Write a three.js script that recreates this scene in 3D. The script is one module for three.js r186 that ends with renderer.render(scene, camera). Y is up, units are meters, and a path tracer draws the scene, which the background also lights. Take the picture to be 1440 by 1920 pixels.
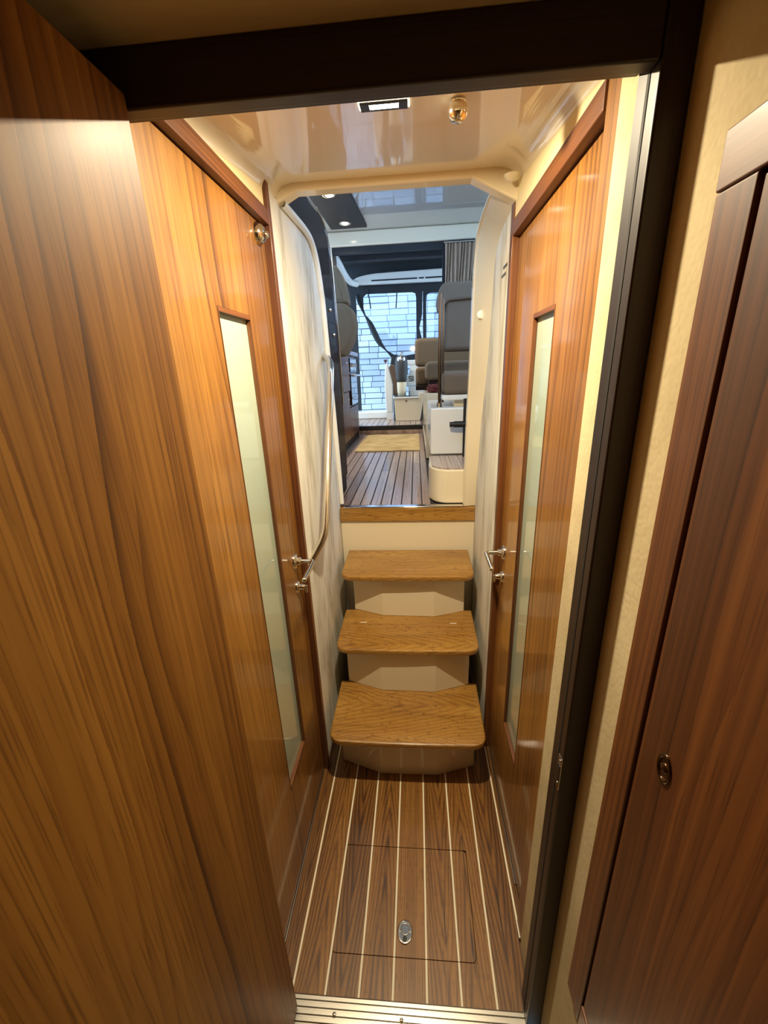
import * as THREE from 'three';
import { RoundedBoxGeometry } from 'three/addons/geometries/RoundedBoxGeometry.js';
import { mergeGeometries } from 'three/addons/utils/BufferGeometryUtils.js';
import { RectAreaLightUniformsLib } from 'three/addons/lights/RectAreaLightUniformsLib.js';

// ------------------------------------------------------------------ camera, sky, exposure
const scene = new THREE.Scene();
const camera = new THREE.PerspectiveCamera(102.615, 0.75, 0.02, 60);
camera.position.set(0, 1.45, 0);
camera.setRotationFromMatrix(new THREE.Matrix4().makeBasis(
  new THREE.Vector3(0.99668, -0.03682, -0.07261),
  new THREE.Vector3(0.01113, 0.94515, -0.32645),
  new THREE.Vector3(0.08064, 0.32456, 0.94242)));
scene.add(camera);
const renderer = new THREE.WebGLRenderer({ antialias: true });
renderer.toneMapping = THREE.LinearToneMapping;
renderer.toneMappingExposure = 1.0;
renderer.shadowMap.enabled = true;
RectAreaLightUniformsLib.init();
scene.background = new THREE.Color().setRGB(3.5, 5.2, 7.4);   // overcast daylight, cool against the warm lamps
scene.backgroundIntensity = 1.0;
const LAMP = 6900;              // ceiling lamp of the passage, radiance
const WARM = new THREE.Color().setRGB(1.0, 0.85, 0.59);

// ------------------------------------------------------------------ helpers
let seed = 7;
const rnd = () => { seed = (seed * 1664525 + 1013904223) >>> 0; return seed / 4294967296; };
const hash = (x, y, s) => { let h = Math.imul(x, 374761393) ^ Math.imul(y, 668265263) ^ Math.imul(s, 974634777); h = Math.imul(h ^ (h >>> 13), 1274126177); return ((h ^ (h >>> 16)) >>> 0) / 4294967296; };
// value noise that repeats after nx by ny cells, u and v in 0..1
function vn(u, v, nx, ny, s) {
  const x = u * nx, y = v * ny, xi = Math.floor(x), yi = Math.floor(y), fx = x - xi, fy = y - yi;
  const a = fx * fx * (3 - 2 * fx), b = fy * fy * (3 - 2 * fy), m = (k, n) => ((k % n) + n) % n;
  const x0 = m(xi, nx), x1 = m(xi + 1, nx), y0 = m(yi, ny), y1 = m(yi + 1, ny);
  return (hash(x0, y0, s) * (1 - a) + hash(x1, y0, s) * a) * (1 - b) + (hash(x0, y1, s) * (1 - a) + hash(x1, y1, s) * a) * b;
}
function tex(w, h, f, srgb = true) {
  const d = new Uint8Array(w * h * 4);
  for (let j = 0; j < h; j++) for (let i = 0; i < w; i++) {
    const c = f((i + 0.5) / w, (j + 0.5) / h), k = (j * w + i) * 4;
    d[k] = c[0]; d[k + 1] = c[1]; d[k + 2] = c[2]; d[k + 3] = 255;
  }
  const t = new THREE.DataTexture(d, w, h, THREE.RGBAFormat);
  t.wrapS = t.wrapT = THREE.RepeatWrapping; t.magFilter = THREE.LinearFilter; t.minFilter = THREE.LinearFilter;
  if (srgb) t.colorSpace = THREE.SRGBColorSpace;
  t.needsUpdate = true; return t;
}
const mix3 = (a, b, t) => [0, 1, 2].map((i) => Math.max(0, Math.min(255, a[i] + (b[i] - a[i]) * t)));
// sliced veneer: u across the grain, v along it; growth lines follow a gently bent field
const veneer = (s, dark, mid, light, bend = 1.5, lines = 3.2) => tex(1024, 1024, (u, v) => {
  const q = u * 9 + bend * vn(u, v, 3, 1, s) + 0.55 * bend * vn(u, v, 7, 3, s + 1) + 0.16 * vn(u, v, 22, 9, s + 2);
  const wob = 0.75 + 0.5 * vn(u, v, 9, 1, s + 3), k = q * lines, seg = hash(Math.floor(k), 1, s), fr = k - Math.floor(k);
  const ring = Math.pow(fr, 3.2) * (0.35 + 0.65 * seg) * wob;
  const a = vn(u + 0.03 * vn(u, v, 5, 2, s + 4), v, 11, 1, s + 5), b = vn(u, v, 150, 4, s + 6), p = vn(u, v, 420, 22, s + 7), b2 = vn(u, v, 55, 2, s + 8);
  const t = 0.66 + (a - 0.5) * 0.6 - ring * 0.5 + (b - 0.5) * 0.3 + (b2 - 0.5) * 0.28;
  const c = t < 0.5 ? mix3(dark, mid, Math.max(0, t) * 2) : mix3(mid, light, Math.min(1, t * 2 - 1));
  return p > 0.68 ? mix3(c, dark, (p - 0.68) * 1.5) : c;
});
// flat-sawn board with pointed arches: u across the board, v along it; n boards side by side
const flatSawn = (s, n, dark, mid, light, arcs = 7, tall = 3.2, amt = 0.3) => tex(1024, 1024, (u, v) => {
  const k = Math.floor(u * n), lu = u * n - k, c0 = 0.35 + 0.3 * hash(k, 3, s), dir = hash(k, 5, s) > 0.5 ? 1 : -1;
  const r = Math.abs(lu - c0) + 0.05 * (vn(u, v, n * 3, 7, s + 1) - 0.5);
  const arch = hash(k, 11, s) < 0.7;
  const ph = arch ? dir * v * arcs - Math.pow(r * tall, 1.35) * 2.6 + 0.9 * vn(u, v, n * 2, 5, s + 2) + hash(k, 9, s)
    : lu * 16 + 1.4 * vn(u, v, n * 2, 3, s + 2);
  const ring = Math.pow(0.5 + 0.5 * Math.sin(ph * Math.PI * 2), 2.2);
  const p = vn(u, v, n * 70, 40, s + 4), b = vn(u, v, n * 22, 3, s + 5), tone = (hash(k, 17, s) - 0.5) * 0.5;
  const t = 0.64 + tone - ring * amt + (b - 0.5) * 0.4 + (vn(u, v, n * 5, 2, s + 6) - 0.5) * 0.4;
  let c = t < 0.5 ? mix3(dark, mid, Math.max(0, t) * 2) : mix3(mid, light, Math.min(1, t * 2 - 1));
  return p > 0.66 ? mix3(c, dark, (p - 0.66) * 1.5) : c;
});
const grey = (f) => (u, v) => { const g = f(u, v) * 255; return [g, g, g]; };

function boxUV(g, grain = 'y', pu = 0.6, pv = 2, ou = 0, ov = 0) {
  const p = g.attributes.position, n = g.attributes.normal, uv = new Float32Array(p.count * 2), G = 'xyz'.indexOf(grain);
  for (let i = 0; i < p.count; i++) {
    const P = [p.getX(i), p.getY(i), p.getZ(i)], N = [Math.abs(n.getX(i)), Math.abs(n.getY(i)), Math.abs(n.getZ(i))];
    let a = N[0] > N[1] && N[0] > N[2] ? 0 : N[1] > N[2] ? 1 : 2;
    let u, v;
    if (a === G) { u = P[(G + 1) % 3]; v = P[(G + 2) % 3] * 0.2; } else { u = P[3 - a - G]; v = P[G]; }
    uv[i * 2] = u / pu + ou; uv[i * 2 + 1] = v / pv + ov;
  }
  g.setAttribute('uv', new THREE.BufferAttribute(uv, 2));
  return g;
}
const plain = (g) => (g.index ? g.toNonIndexed() : g);
function B(x0, x1, y0, y1, z0, z1, r = 0, seg = 1) {
  const w = Math.abs(x1 - x0), h = Math.abs(y1 - y0), d = Math.abs(z1 - z0);
  const g = r > 0 ? new RoundedBoxGeometry(w, h, d, seg, Math.min(r, w * 0.49, h * 0.49, d * 0.49)) : new THREE.BoxGeometry(w, h, d);
  return plain(g).translate((x0 + x1) / 2, (y0 + y1) / 2, (z0 + z1) / 2);
}
const poly = (pts) => { const s = new THREE.Shape(); pts.forEach(([a, b], i) => (i ? s.lineTo(a, b) : s.moveTo(a, b))); s.closePath(); return s; };
function ext(shape, depth, bevel = 0, curve = 8) {
  return plain(new THREE.ExtrudeGeometry(shape, { depth: depth - 2 * bevel, bevelEnabled: bevel > 0, bevelSize: bevel, bevelThickness: bevel, bevelOffset: -bevel, bevelSegments: 2, curveSegments: curve })).translate(0, 0, bevel);
}
// shapes drawn in (-z, y) and pushed along x; in (x, -z) and pushed up y; in (x, y) and pushed along z
const extX = (shape, x0, x1, bevel, c) => ext(shape, x1 - x0, bevel, c).rotateY(Math.PI / 2).translate(x0, 0, 0);
const extY = (shape, y0, y1, bevel, c) => ext(shape, y1 - y0, bevel, c).rotateX(-Math.PI / 2).translate(0, y0, 0);
const extZ = (shape, z0, z1, bevel, c) => ext(shape, z1 - z0, bevel, c).translate(0, 0, z0);
const V = (x, y, z) => new THREE.Vector3(x, y, z);
const tube = (pts, r, seg = 24, rad = 10, tension = 0.5) => plain(new THREE.TubeGeometry(new THREE.CatmullRomCurve3(pts.map((p) => V(...p)), false, 'catmullrom', tension), seg, r, rad, false));
// tube through straight runs with rounded bends
function bent(pts, r, bend = 0.03, rad = 12) {
  const path = new THREE.CurvePath(); let last = V(...pts[0]);
  for (let i = 1; i < pts.length; i++) {
    const p = V(...pts[i]);
    if (i < pts.length - 1) {
      const a = p.clone().add(last.clone().sub(p).normalize().multiplyScalar(bend)), q = V(...pts[i + 1]), b = p.clone().add(q.clone().sub(p).normalize().multiplyScalar(bend));
      path.add(new THREE.LineCurve3(last.clone(), a)); path.add(new THREE.QuadraticBezierCurve3(a, p, b)); last = b;
    } else path.add(new THREE.LineCurve3(last.clone(), p));
  }
  return plain(new THREE.TubeGeometry(path, 60, r, rad, false));
}
const lathe = (pts, seg = 24) => plain(new THREE.LatheGeometry(pts.map(([a, b]) => new THREE.Vector2(a, b)), seg));
const cyl = (r0, r1, h, seg = 20) => plain(new THREE.CylinderGeometry(r0, r1, h, seg));
function merge(list) { return mergeGeometries(list.map((g) => { const n = plain(g); for (const k of Object.keys(n.attributes)) if (!['position', 'normal', 'uv'].includes(k)) n.deleteAttribute(k); return n; })); }
function roundRect(x0, x1, y0, y1, r, Kind = THREE.Shape) {
  const s = new Kind(); s.moveTo(x0 + r, y0); s.lineTo(x1 - r, y0); s.quadraticCurveTo(x1, y0, x1, y0 + r); s.lineTo(x1, y1 - r); s.quadraticCurveTo(x1, y1, x1 - r, y1);
  s.lineTo(x0 + r, y1); s.quadraticCurveTo(x0, y1, x0, y1 - r); s.lineTo(x0, y0 + r); s.quadraticCurveTo(x0, y0, x0 + r, y0); return s;
}
const rectHole = (x0, x1, y0, y1) => { const p = new THREE.Path(); p.moveTo(x0, y0); p.lineTo(x0, y1); p.lineTo(x1, y1); p.lineTo(x1, y0); p.closePath(); return p; };

const taken = {};
const numbered = (n) => { const k = (taken[n] = (taken[n] ?? -1) + 1); return k ? `${n}_${String(k).padStart(3, '0')}` : n; };
function mesh(name, g, m, parent = scene, label) {
  const o = new THREE.Mesh(g, m); o.name = parent === scene ? numbered(name) : name; o.castShadow = o.receiveShadow = true;
  if (label) o.userData.label = label;
  parent.add(o); return o;
}
const tag = (o, label, category, group) => { Object.assign(o.userData, { label, category }, group ? { group } : {}); return o; };
function group(name, label, category, grp) { const o = new THREE.Group(); o.name = numbered(name); scene.add(o); return tag(o, label, category, grp); }
const struct = (o, label, category) => { tag(o, label, category); o.userData.kind = 'structure'; return o; };

// ------------------------------------------------------------------ materials
const PM = (o) => new THREE.MeshPhysicalMaterial(o), SM = (o) => new THREE.MeshStandardMaterial(o);
const tTeak = veneer(11, [72, 41, 12], [128, 83, 29], [160, 111, 45]);
const tTeak2 = veneer(37, [54, 25, 9], [92, 50, 20], [124, 74, 32], 0.8, 4);  // darker, redder teak; the wardrobe's dim grazing light is put into the colour
const tDark = veneer(71, [20, 8, 4], [34, 16, 8], [48, 25, 13], 0.6, 5);
const tFloor = flatSawn(5, 8, [70, 39, 11], [126, 83, 31], [160, 112, 48], 6, 2.6, 0.45);
const tOak = flatSawn(23, 1, [98, 62, 20], [148, 104, 41], [176, 132, 60], 9, 5.2, 0.27);
const tDeck = flatSawn(41, 8, [112, 88, 76], [156, 130, 114], [186, 162, 146], 3, 2.0);
const tRug = tex(256, 256, (u, v) => mix3([176, 150, 100], [226, 204, 154], 0.6 * vn(u, v, 9, 14, 7) + 0.4 * vn(u, v, 120, 60, 8)));
const tWash = tex(1024, 1024, (u, v) => {
  const w = u + 0.05 * (vn(u, v, 4, 3, 3) - 0.5), a = vn(w, v, 11, 3, 61) * 0.6 + vn(w, v, 34, 9, 62) * 0.4, b = vn(w, v, 150, 30, 63);
  const t = Math.max(0, (a - 0.46)) * 1.5 * (0.5 + b * 0.8) + (b - 0.5) * 0.06;
  return mix3([226, 223, 212], [142, 133, 110], Math.min(0.75, Math.max(0, t)));
});
const tSuede = tex(512, 512, (u, v) => { const a = vn(u, v, 5, 5, 81) * 0.5 + vn(u, v, 16, 16, 82) * 0.3 + vn(u, v, 120, 120, 83) * 0.2; return mix3([182, 164, 124], [214, 198, 158], a); });
const tSuedeBump = tex(512, 512, grey((u, v) => vn(u, v, 110, 110, 91) * 0.6 + vn(u, v, 40, 40, 92) * 0.4), false);
const tWeave = tex(256, 256, grey((u, v) => 0.5 + 0.25 * Math.sin(u * 402) + 0.25 * Math.sin(v * 402)), false);
const lacquer = (map, r = 0.42, cc = 0.8, ccr = 0.1) => PM({ map, roughness: r, clearcoat: cc, clearcoatRoughness: ccr });
const M = {
  teak: lacquer(tTeak, 0.42, 0.6, 0.1), teak2: lacquer(tTeak2, 0.5, 0.22, 0.15), satin: PM({ map: tTeak, roughness: 0.56, specularIntensity: 0.6, clearcoat: 0.05, clearcoatRoughness: 0.3 }), galley: PM({ map: tTeak2, color: 0xe6c8c0, roughness: 0.5, clearcoat: 0.25, clearcoatRoughness: 0.15 }), dark: PM({ map: tDark, roughness: 0.5, clearcoat: 0.12, clearcoatRoughness: 0.28 }),
  floor: PM({ map: tFloor, roughness: 0.42, clearcoat: 0.5, clearcoatRoughness: 0.14 }), oak: PM({ map: tOak, roughness: 0.42, clearcoat: 0.6, clearcoatRoughness: 0.12 }),
  deck: PM({ map: tDeck, roughness: 0.4, clearcoat: 0.6, clearcoatRoughness: 0.12 }),
  caulk: SM({ color: 0xf4ecd2, roughness: 0.6 }), seam: SM({ color: 0x17131a, roughness: 0.7 }), groove: SM({ color: 0x1d1008, roughness: 0.9 }),
  gel: PM({ color: 0xe4d6b7, roughness: 0.4, clearcoat: 0.8, clearcoatRoughness: 0.05 }),
  gelWhite: PM({ color: 0xeceae0, roughness: 0.35, clearcoat: 0.6, clearcoatRoughness: 0.08 }),
  wash: SM({ map: tWash, roughness: 0.7 }), suede: SM({ map: tSuede, bumpMap: tSuedeBump, bumpScale: 0.0004, roughness: 0.95 }),
  cream: SM({ color: 0xe4d3a6, roughness: 0.7 }),
  glass: PM({ color: 0xa7b5a4, roughness: 0.35, clearcoat: 1, clearcoatRoughness: 0.02, ior: 1.52 }),
  chrome: SM({ color: 0xdfdad2, metalness: 1, roughness: 0.12 }), alu: SM({ color: 0xb8b4ab, metalness: 1, roughness: 0.3 }),
  bronze: SM({ color: 0x6a5646, metalness: 1, roughness: 0.25 }), black: SM({ color: 0x14110f, roughness: 0.5 }), rubber: SM({ color: 0x181310, roughness: 0.75 }),
  espresso: PM({ color: 0x21110a, roughness: 0.6, specularIntensity: 0.35, clearcoat: 0.12, clearcoatRoughness: 0.06 }),
  navy: SM({ color: 0x2a2c2f, roughness: 0.9 }), liner: SM({ color: 0x33363a, roughness: 0.85 }),
  headGloss: PM({ color: 0xa9a294, roughness: 0.3, clearcoat: 1, clearcoatRoughness: 0.02, ior: 1.9 }), panelDark: SM({ color: 0x221d17, roughness: 0.6 }),
  seat: SM({ color: 0x6e6152, roughness: 0.95, bumpMap: tWeave, bumpScale: 0.0004 }), seatTan: SM({ color: 0x745c3f, roughness: 0.95 }), seatOlive: SM({ color: 0x72614b, roughness: 0.95 }),
  curtain: SM({ color: 0xa58f78, roughness: 0.95 }), rug: SM({ map: tRug, roughness: 1 }),
  brickA: SM({ color: 0xa4aab2, roughness: 0.85 }), brickB: SM({ color: 0x989fa9, roughness: 0.85 }), brickC: SM({ color: 0xaeb3b8, roughness: 0.85 }), mortar: SM({ color: 0x626b78, roughness: 0.95 }),
  ground: SM({ color: 0x8d8d8a, roughness: 0.95 }), vinyl: PM({ color: 0xf4f8ff, roughness: 0.04, transmission: 1, thickness: 0, ior: 1.45 }),
  redCloth: SM({ color: 0x5b1714, roughness: 0.8 }), fender: SM({ color: 0x3b3833, roughness: 0.6 }), ink: SM({ color: 0x1a1c22, roughness: 0.7 }),
  oven: PM({ color: 0x15161a, roughness: 0.2, clearcoat: 1, clearcoatRoughness: 0.03 }), plastic: SM({ color: 0xe8e2d2, roughness: 0.45 }),
};

// ------------------------------------------------------------------ fore cabin (where the photograph is taken from)
const uvS = (g) => boxUV(g, 'y', 0.5, 0.5);
struct(mesh('floor', uvS(B(-0.9, 0.3, -0.06, -0.004, -0.5, 1.85)), M.suede), 'cream floor of the dim fore cabin before the threshold', 'floor');
struct(mesh('ceiling', uvS(B(-0.9, 0.32, 1.7745, 1.84, -0.5515, 1.85)), M.suede), 'beige padded ceiling of the fore cabin above the doorway', 'ceiling');
struct(mesh('wall_right', uvS(B(0.27, 0.32, -0.06, 1.774, -0.535, 1.85)), M.suede), 'cream suede wall between the dark door frame and the wardrobe', 'wall');
struct(mesh('wall_left', boxUV(B(-0.95, -0.9, -0.06, 1.774, -0.6, 1.85), 'y'), M.teak2), 'unseen cabin wall behind the open door, dark wood added to cut bounce light', 'wall');  // dark wood put on this unseen wall to cut bounced light
struct(mesh('wall_back', boxUV(B(-0.9, 0.27, -0.06, 1.774, 1.8, 1.85), 'y'), M.teak2), 'unseen cabin wall behind the viewpoint, dark wood added to cut bounce light', 'wall');  // also out of view; its dark wood is there to soak up bounce

// bulkhead with its dark door frame
struct(mesh('wall_front', uvS(merge([B(-0.9, -0.376, -0.06, 1.92, -0.585, -0.552), B(-0.36, 0.32, 1.7745, 1.99, -0.585, -0.552)])), M.suede), 'bulkhead panel around the dark door frame', 'wall');
{
  const f = new THREE.Group(); f.name = numbered('trim_1'); scene.add(f);
  struct(f, 'dark brown wooden door frame with rebate around the doorway', 'door frame');
  const d = (g, gr) => boxUV(g, gr, 0.3, 1.6);
  mesh('jamb', d(B(0.238, 0.2695, 0, 1.774, -0.551, -0.53, 0.003), 'y'), M.dark, f);
  mesh('door_stop', d(B(0.2405, 0.262, 0, 1.774, -0.585, -0.5515, 0.002), 'y'), M.dark, f);
  mesh('seal', B(0.2385, 0.2404, 0.01, 1.735, -0.558, -0.5515, 0.0008), M.rubber, f);
  mesh('jamb', d(B(-0.375, -0.334, 0, 1.774, -0.585, -0.53, 0.003), 'y'), M.dark, f);
  mesh('lintel', d(B(-0.3335, 0.2375, 1.722, 1.774, -0.551, -0.53, 0.003), 'x'), M.dark, f);
  mesh('door_stop', d(B(-0.3335, 0.24, 1.737, 1.774, -0.585, -0.5515, 0.002), 'x'), M.dark, f);
  mesh('seal', B(-0.33, 0.238, 1.7335, 1.7369, -0.558, -0.5515, 0.0008), M.rubber, f);
  // strike plate let into the jamb
  const sp = mesh('strike_plate', extX(roundRect(0.533, 0.549, 0.752, 0.822, 0.003), 0.2372, 0.2384, 0.0004), M.chrome, f, 'small chrome strike plate');
  mesh('latch_hole', B(0.2366, 0.2373, 0.77, 0.804, -0.546, -0.536), M.black, sp);
  mesh('screw', cyl(0.0028, 0.0028, 0.001, 10).rotateZ(Math.PI / 2).translate(0.237, 0.762, -0.541), M.alu, sp);
  mesh('screw', cyl(0.0028, 0.0028, 0.001, 10).rotateZ(Math.PI / 2).translate(0.237, 0.812, -0.541), M.alu, sp);
}
// ridged aluminium sill
{
  const t = new THREE.Group(); t.name = numbered('trim_2'); scene.add(t);
  struct(t, 'ridged polished aluminium threshold strip across the doorway floor', 'threshold');
  const pts = [[0.5, -0.003], [0.5, 0.004]];
  for (const a of [0.505, 0.517, 0.529, 0.541]) pts.push([a, 0.004], [a + 0.0015, 0.0075], [a + 0.008, 0.0075], [a + 0.0095, 0.004]);
  pts.push([0.553, 0.003], [0.553, -0.003]);
  mesh('profile', extX(poly(pts), -0.333, 0.2375), M.alu, t);
  for (const x of [-0.21, -0.05, 0.13]) mesh('screw', lathe([[0, 0.0016], [0.004, 0.0012], [0.0045, 0]], 14).translate(x, 0.0075, -0.521), M.chrome, t);
}
// open cabin door, swung towards the viewer against the left side
{
  const d = new THREE.Group(); d.name = numbered('door_1'); scene.add(d);
  struct(d, 'large teak cabin door standing open in the left foreground', 'door');
  mesh('leaf', boxUV(B(-0.33, -0.30, 0.016, 1.735, -0.528, 0.13, 0.0025), 'y', 0.62, 1.9, 0.13, 0.05), M.satin, d);
  for (const y of [0.25, 0.9, 1.55]) mesh('hinge', cyl(0.005, 0.005, 0.07, 12).translate(-0.333, y, -0.53), M.chrome, d);
}
// wardrobe front on the right cabin wall
{
  const w = group('wardrobe', 'reddish wood wardrobe front at the right edge of the picture, darkened for dim grazing light', 'wardrobe');
  const d = (g, gr, o) => boxUV(g, gr, 0.55, 1.8, o, 0.3);
  mesh('stile', d(B(0.259, 0.2695, 0.40, 1.583, -0.4425, -0.3945, 0.002), 'y', 0.2), M.teak2, w);
  mesh('stile', d(B(0.259, 0.2695, 0.40, 1.583, 0.24, 0.29, 0.002), 'y', 0.7), M.teak2, w);
  mesh('top_rail', d(B(0.2585, 0.2695, 1.5835, 1.628, -0.4435, 0.293, 0.002), 'z', 0.1), M.teak2, w);
  mesh('bottom_rail', d(B(0.259, 0.2695, 0.40, 0.455, -0.394, 0.2395, 0.002), 'z', 0.4), M.teak2, w);
  mesh('backing', B(0.2672, 0.2695, 0.4555, 1.5825, -0.394, 0.2395), M.groove, w);
  const dr = mesh('door', d(B(0.261, 0.267, 0.459, 1.579, -0.3905, 0.235, 0.0015), 'y', 0.45), M.teak2, w);
  const ring = new THREE.TorusGeometry(0.0098, 0.0018, 10, 36).scale(1, 1.6, 1).rotateY(Math.PI / 2);
  mesh('pull_ring', plain(ring).translate(0.2605, 1.037, -0.346), M.bronze, dr, 'oval flush metal pull ring');
  mesh('push_button', lathe([[0, 0.0025], [0.005, 0.002], [0.006, 0]], 20).rotateZ(Math.PI / 2).translate(0.261, 1.037, -0.346), M.bronze, dr);
}

// ------------------------------------------------------------------ passage: floor of planks with pale caulking, hatch
const CK = [...Array(8)].map((_, k) => -0.324 + k * 0.08371), HX0 = -0.241, HX1 = 0.141, HZ0 = -0.633, HZ1 = -0.895, GAP = 0.0008;
const plankUV = (g, k, x0, x1) => {
  const p = g.attributes.position, uv = new Float32Array(p.count * 2);
  for (let i = 0; i < p.count; i++) { uv[i * 2] = (((k * 3) % 8) + 0.04 + 0.92 * (p.getX(i) - x0) / (x1 - x0)) / 8; uv[i * 2 + 1] = p.getZ(i) / 0.72 + k * 0.37; }
  g.setAttribute('uv', new THREE.BufferAttribute(uv, 2)); return g;
};
function fillet(cx, cz, sx, sz, r, y0, y1) {                       // the corner that a rounded hatch leaves
  const s = new THREE.Shape(); s.moveTo(cx, -cz); s.lineTo(cx + sx * r, -cz); s.quadraticCurveTo(cx, -cz, cx, -(cz + sz * r)); s.closePath();
  return extY(s, y0, y1);
}
{
  const f = new THREE.Group(); f.name = numbered('floor'); scene.add(f);
  struct(f, 'varnished brown plank floor with thin pale caulk lines in the passage', 'floor');
  const hatch = group('floor_hatch', 'planked lift-up hatch with ring latch set in the passage floor', 'hatch');
  mesh('subfloor', B(-0.4, 0.3, -0.05, -0.012, -1.8, -0.553), M.groove, f);
  mesh('hatch_board', B(HX0 + 0.006, HX1 - 0.006, -0.0118, -0.006, HZ1 + 0.006, HZ0 - 0.006), M.groove, hatch);
  const edges = [-0.372, ...CK, 0.279], H = 0.0025;
  for (let k = 0; k < edges.length - 1; k++) {
    const a = edges[k] + (k ? H : 0), b = edges[k + 1] - (k < edges.length - 2 ? H : 0);
    const put = (x0, x1, z0, z1, to, corners) => {
      let g = B(x0, x1, -0.012, 0, z0, z1);
      if (corners) g = corners;
      mesh('plank', plankUV(g, k, a, b), M.floor, to);
    };
    const h0 = Math.max(a, HX0), h1 = Math.min(b, HX1);
    if (h1 - h0 < 0.002) { put(a, b, -1.8, -0.5535, f); continue; }
    put(a, b, HZ0 + GAP, -0.5535, f); put(a, b, -1.8, HZ1 - GAP, f);
    if (b > HX1 + 0.004) put(HX1 + GAP, b, HZ1 - GAP, HZ0 + GAP, f);
    // hatch piece, its outer corners rounded
    const L = h0 <= HX0 + 0.004, R = h1 >= HX1 - 0.004, r = 0.013, s = new THREE.Shape(), x0 = L ? HX0 + GAP : a, x1 = R ? HX1 - GAP : b, n = -HZ0 + GAP, w = -HZ1 - GAP;
    s.moveTo(x0, n + (L ? r : 0)); if (L) s.quadraticCurveTo(x0, n, x0 + r, n); s.lineTo(x1 - (R ? r : 0), n); if (R) s.quadraticCurveTo(x1, n, x1, n + r);
    s.lineTo(x1, w - (R ? r : 0)); if (R) s.quadraticCurveTo(x1, w, x1 - r, w); s.lineTo(x0 + (L ? r : 0), w); if (L) s.quadraticCurveTo(x0, w, x0, w - r); s.closePath();
    put(0, 0, 0, 0, hatch, extY(s, -0.006, 0, 0.0006));
  }
  mesh('corner_fillet', plankUV(fillet(HX0, HZ0, 1, -1, 0.0125, -0.012, 0), 2, HX0, HX0 + 0.08), M.floor, f);
  mesh('corner_fillet', plankUV(fillet(HX1, HZ0, -1, -1, 0.0125, -0.012, 0), 6, HX1 - 0.06, HX1 + 0.02), M.floor, f);
  for (const c of CK) {
    const ins = c > HX0 + 0.01 && c < HX1;
    for (const [z0, z1, to] of ins ? [[HZ0 + GAP, -0.5535, f], [HZ1 + GAP, HZ0 - GAP, hatch], [-1.8, HZ1 - GAP, f]] : [[c > 0.2 ? -1.8 : -1.8, c > 0.25 ? -0.69 : -0.5535, f]])
      mesh('caulk_line', B(c - H, c + H, -0.006, 0.0002, Math.min(z0, z1), Math.max(z0, z1)), M.caulk, to);
  }
  const lt = mesh('latch_plate', lathe([[0, 0.0022], [0.019, 0.0022], [0.0225, 0.0012], [0.0235, 0]], 36).scale(0.9, 1, 1.15).translate(-0.046, 0, -0.685), M.chrome, hatch, 'round chrome ring latch');
  const lr = plain(new THREE.TorusGeometry(0.0125, 0.0016, 8, 28)).rotateX(Math.PI / 2).scale(0.85, 1, 1).translate(-0.046, 0.0028, -0.69);
  mesh('latch_ring', lr, M.alu, lt);
  mesh('latch_recess', cyl(0.006, 0.006, 0.001, 16).translate(-0.046, 0.0024, -0.67), M.black, lt);
  for (const x of [-0.0595, -0.0325]) mesh('screw', cyl(0.0019, 0.0019, 0.001, 8).translate(x, 0.0024, -0.685), M.plastic, lt);
}

// ------------------------------------------------------------------ passage walls, ceiling, doors
const SLOPE = 0.138;                                              // the headlining rises towards the stairs
const tilt = (g) => { const p = g.attributes.position; for (let i = 0; i < p.count; i++) p.setY(i, p.getY(i) - SLOPE * (p.getZ(i) + 1.27)); g.computeVertexNormals(); return g; };
const leafShape = (a0, a1, y0, y1, h) => { const s = poly([[a0, y0], [a1, y0], [a1, y1], [a0, y1]]); if (h) s.holes.push(rectHole(...h)); return s; };
{
  // left side: door panel frame from the bulkhead, then whitewashed wall beside the stairs
  const L = [[1.18, -0.01], [1.80, -0.01], [1.815, 0.86], [1.80, 1.11], [1.74, 1.648], [1.715, 1.75], [1.68, 1.83], [1.63, 1.878], [1.56, 1.893], [1.4, 1.89], [1.27, 1.888], [1.18, 1.888]];
  const w = new THREE.Group(); w.name = numbered('wall_left'); scene.add(w); struct(w, 'whitewashed streaky wall with rounded top edge left of the stairs', 'wall');
  mesh('panel', boxUV(extX(poly(L), -0.373, -0.36), 'y', 0.7, 0.9), M.wash, w);
  mesh('edge_lip', tube([[-0.352, 0.87, -1.815], [-0.352, 1.11, -1.797], [-0.352, 1.648, -1.735], [-0.352, 1.75, -1.71], [-0.352, 1.83, -1.672], [-0.352, 1.876, -1.615], [-0.352, 1.89, -1.54], [-0.352, 1.889, -1.4], [-0.352, 1.886, -1.285]], 0.0105, 70, 10), M.gelWhite, w);
  mesh('backing', merge([B(-0.42, -0.405, -0.05, 1.99, -1.3, -0.6), B(-0.42, -0.374, -0.05, 0.84, -1.83, -1.3)]), M.cream, w);
  mesh('upper_band', boxUV(B(-0.405, -0.362, 1.832, 1.905, -1.1575, -0.586), 'y', 0.5, 0.5), M.cream, w, 'plain cream strip above the door');
}
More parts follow.
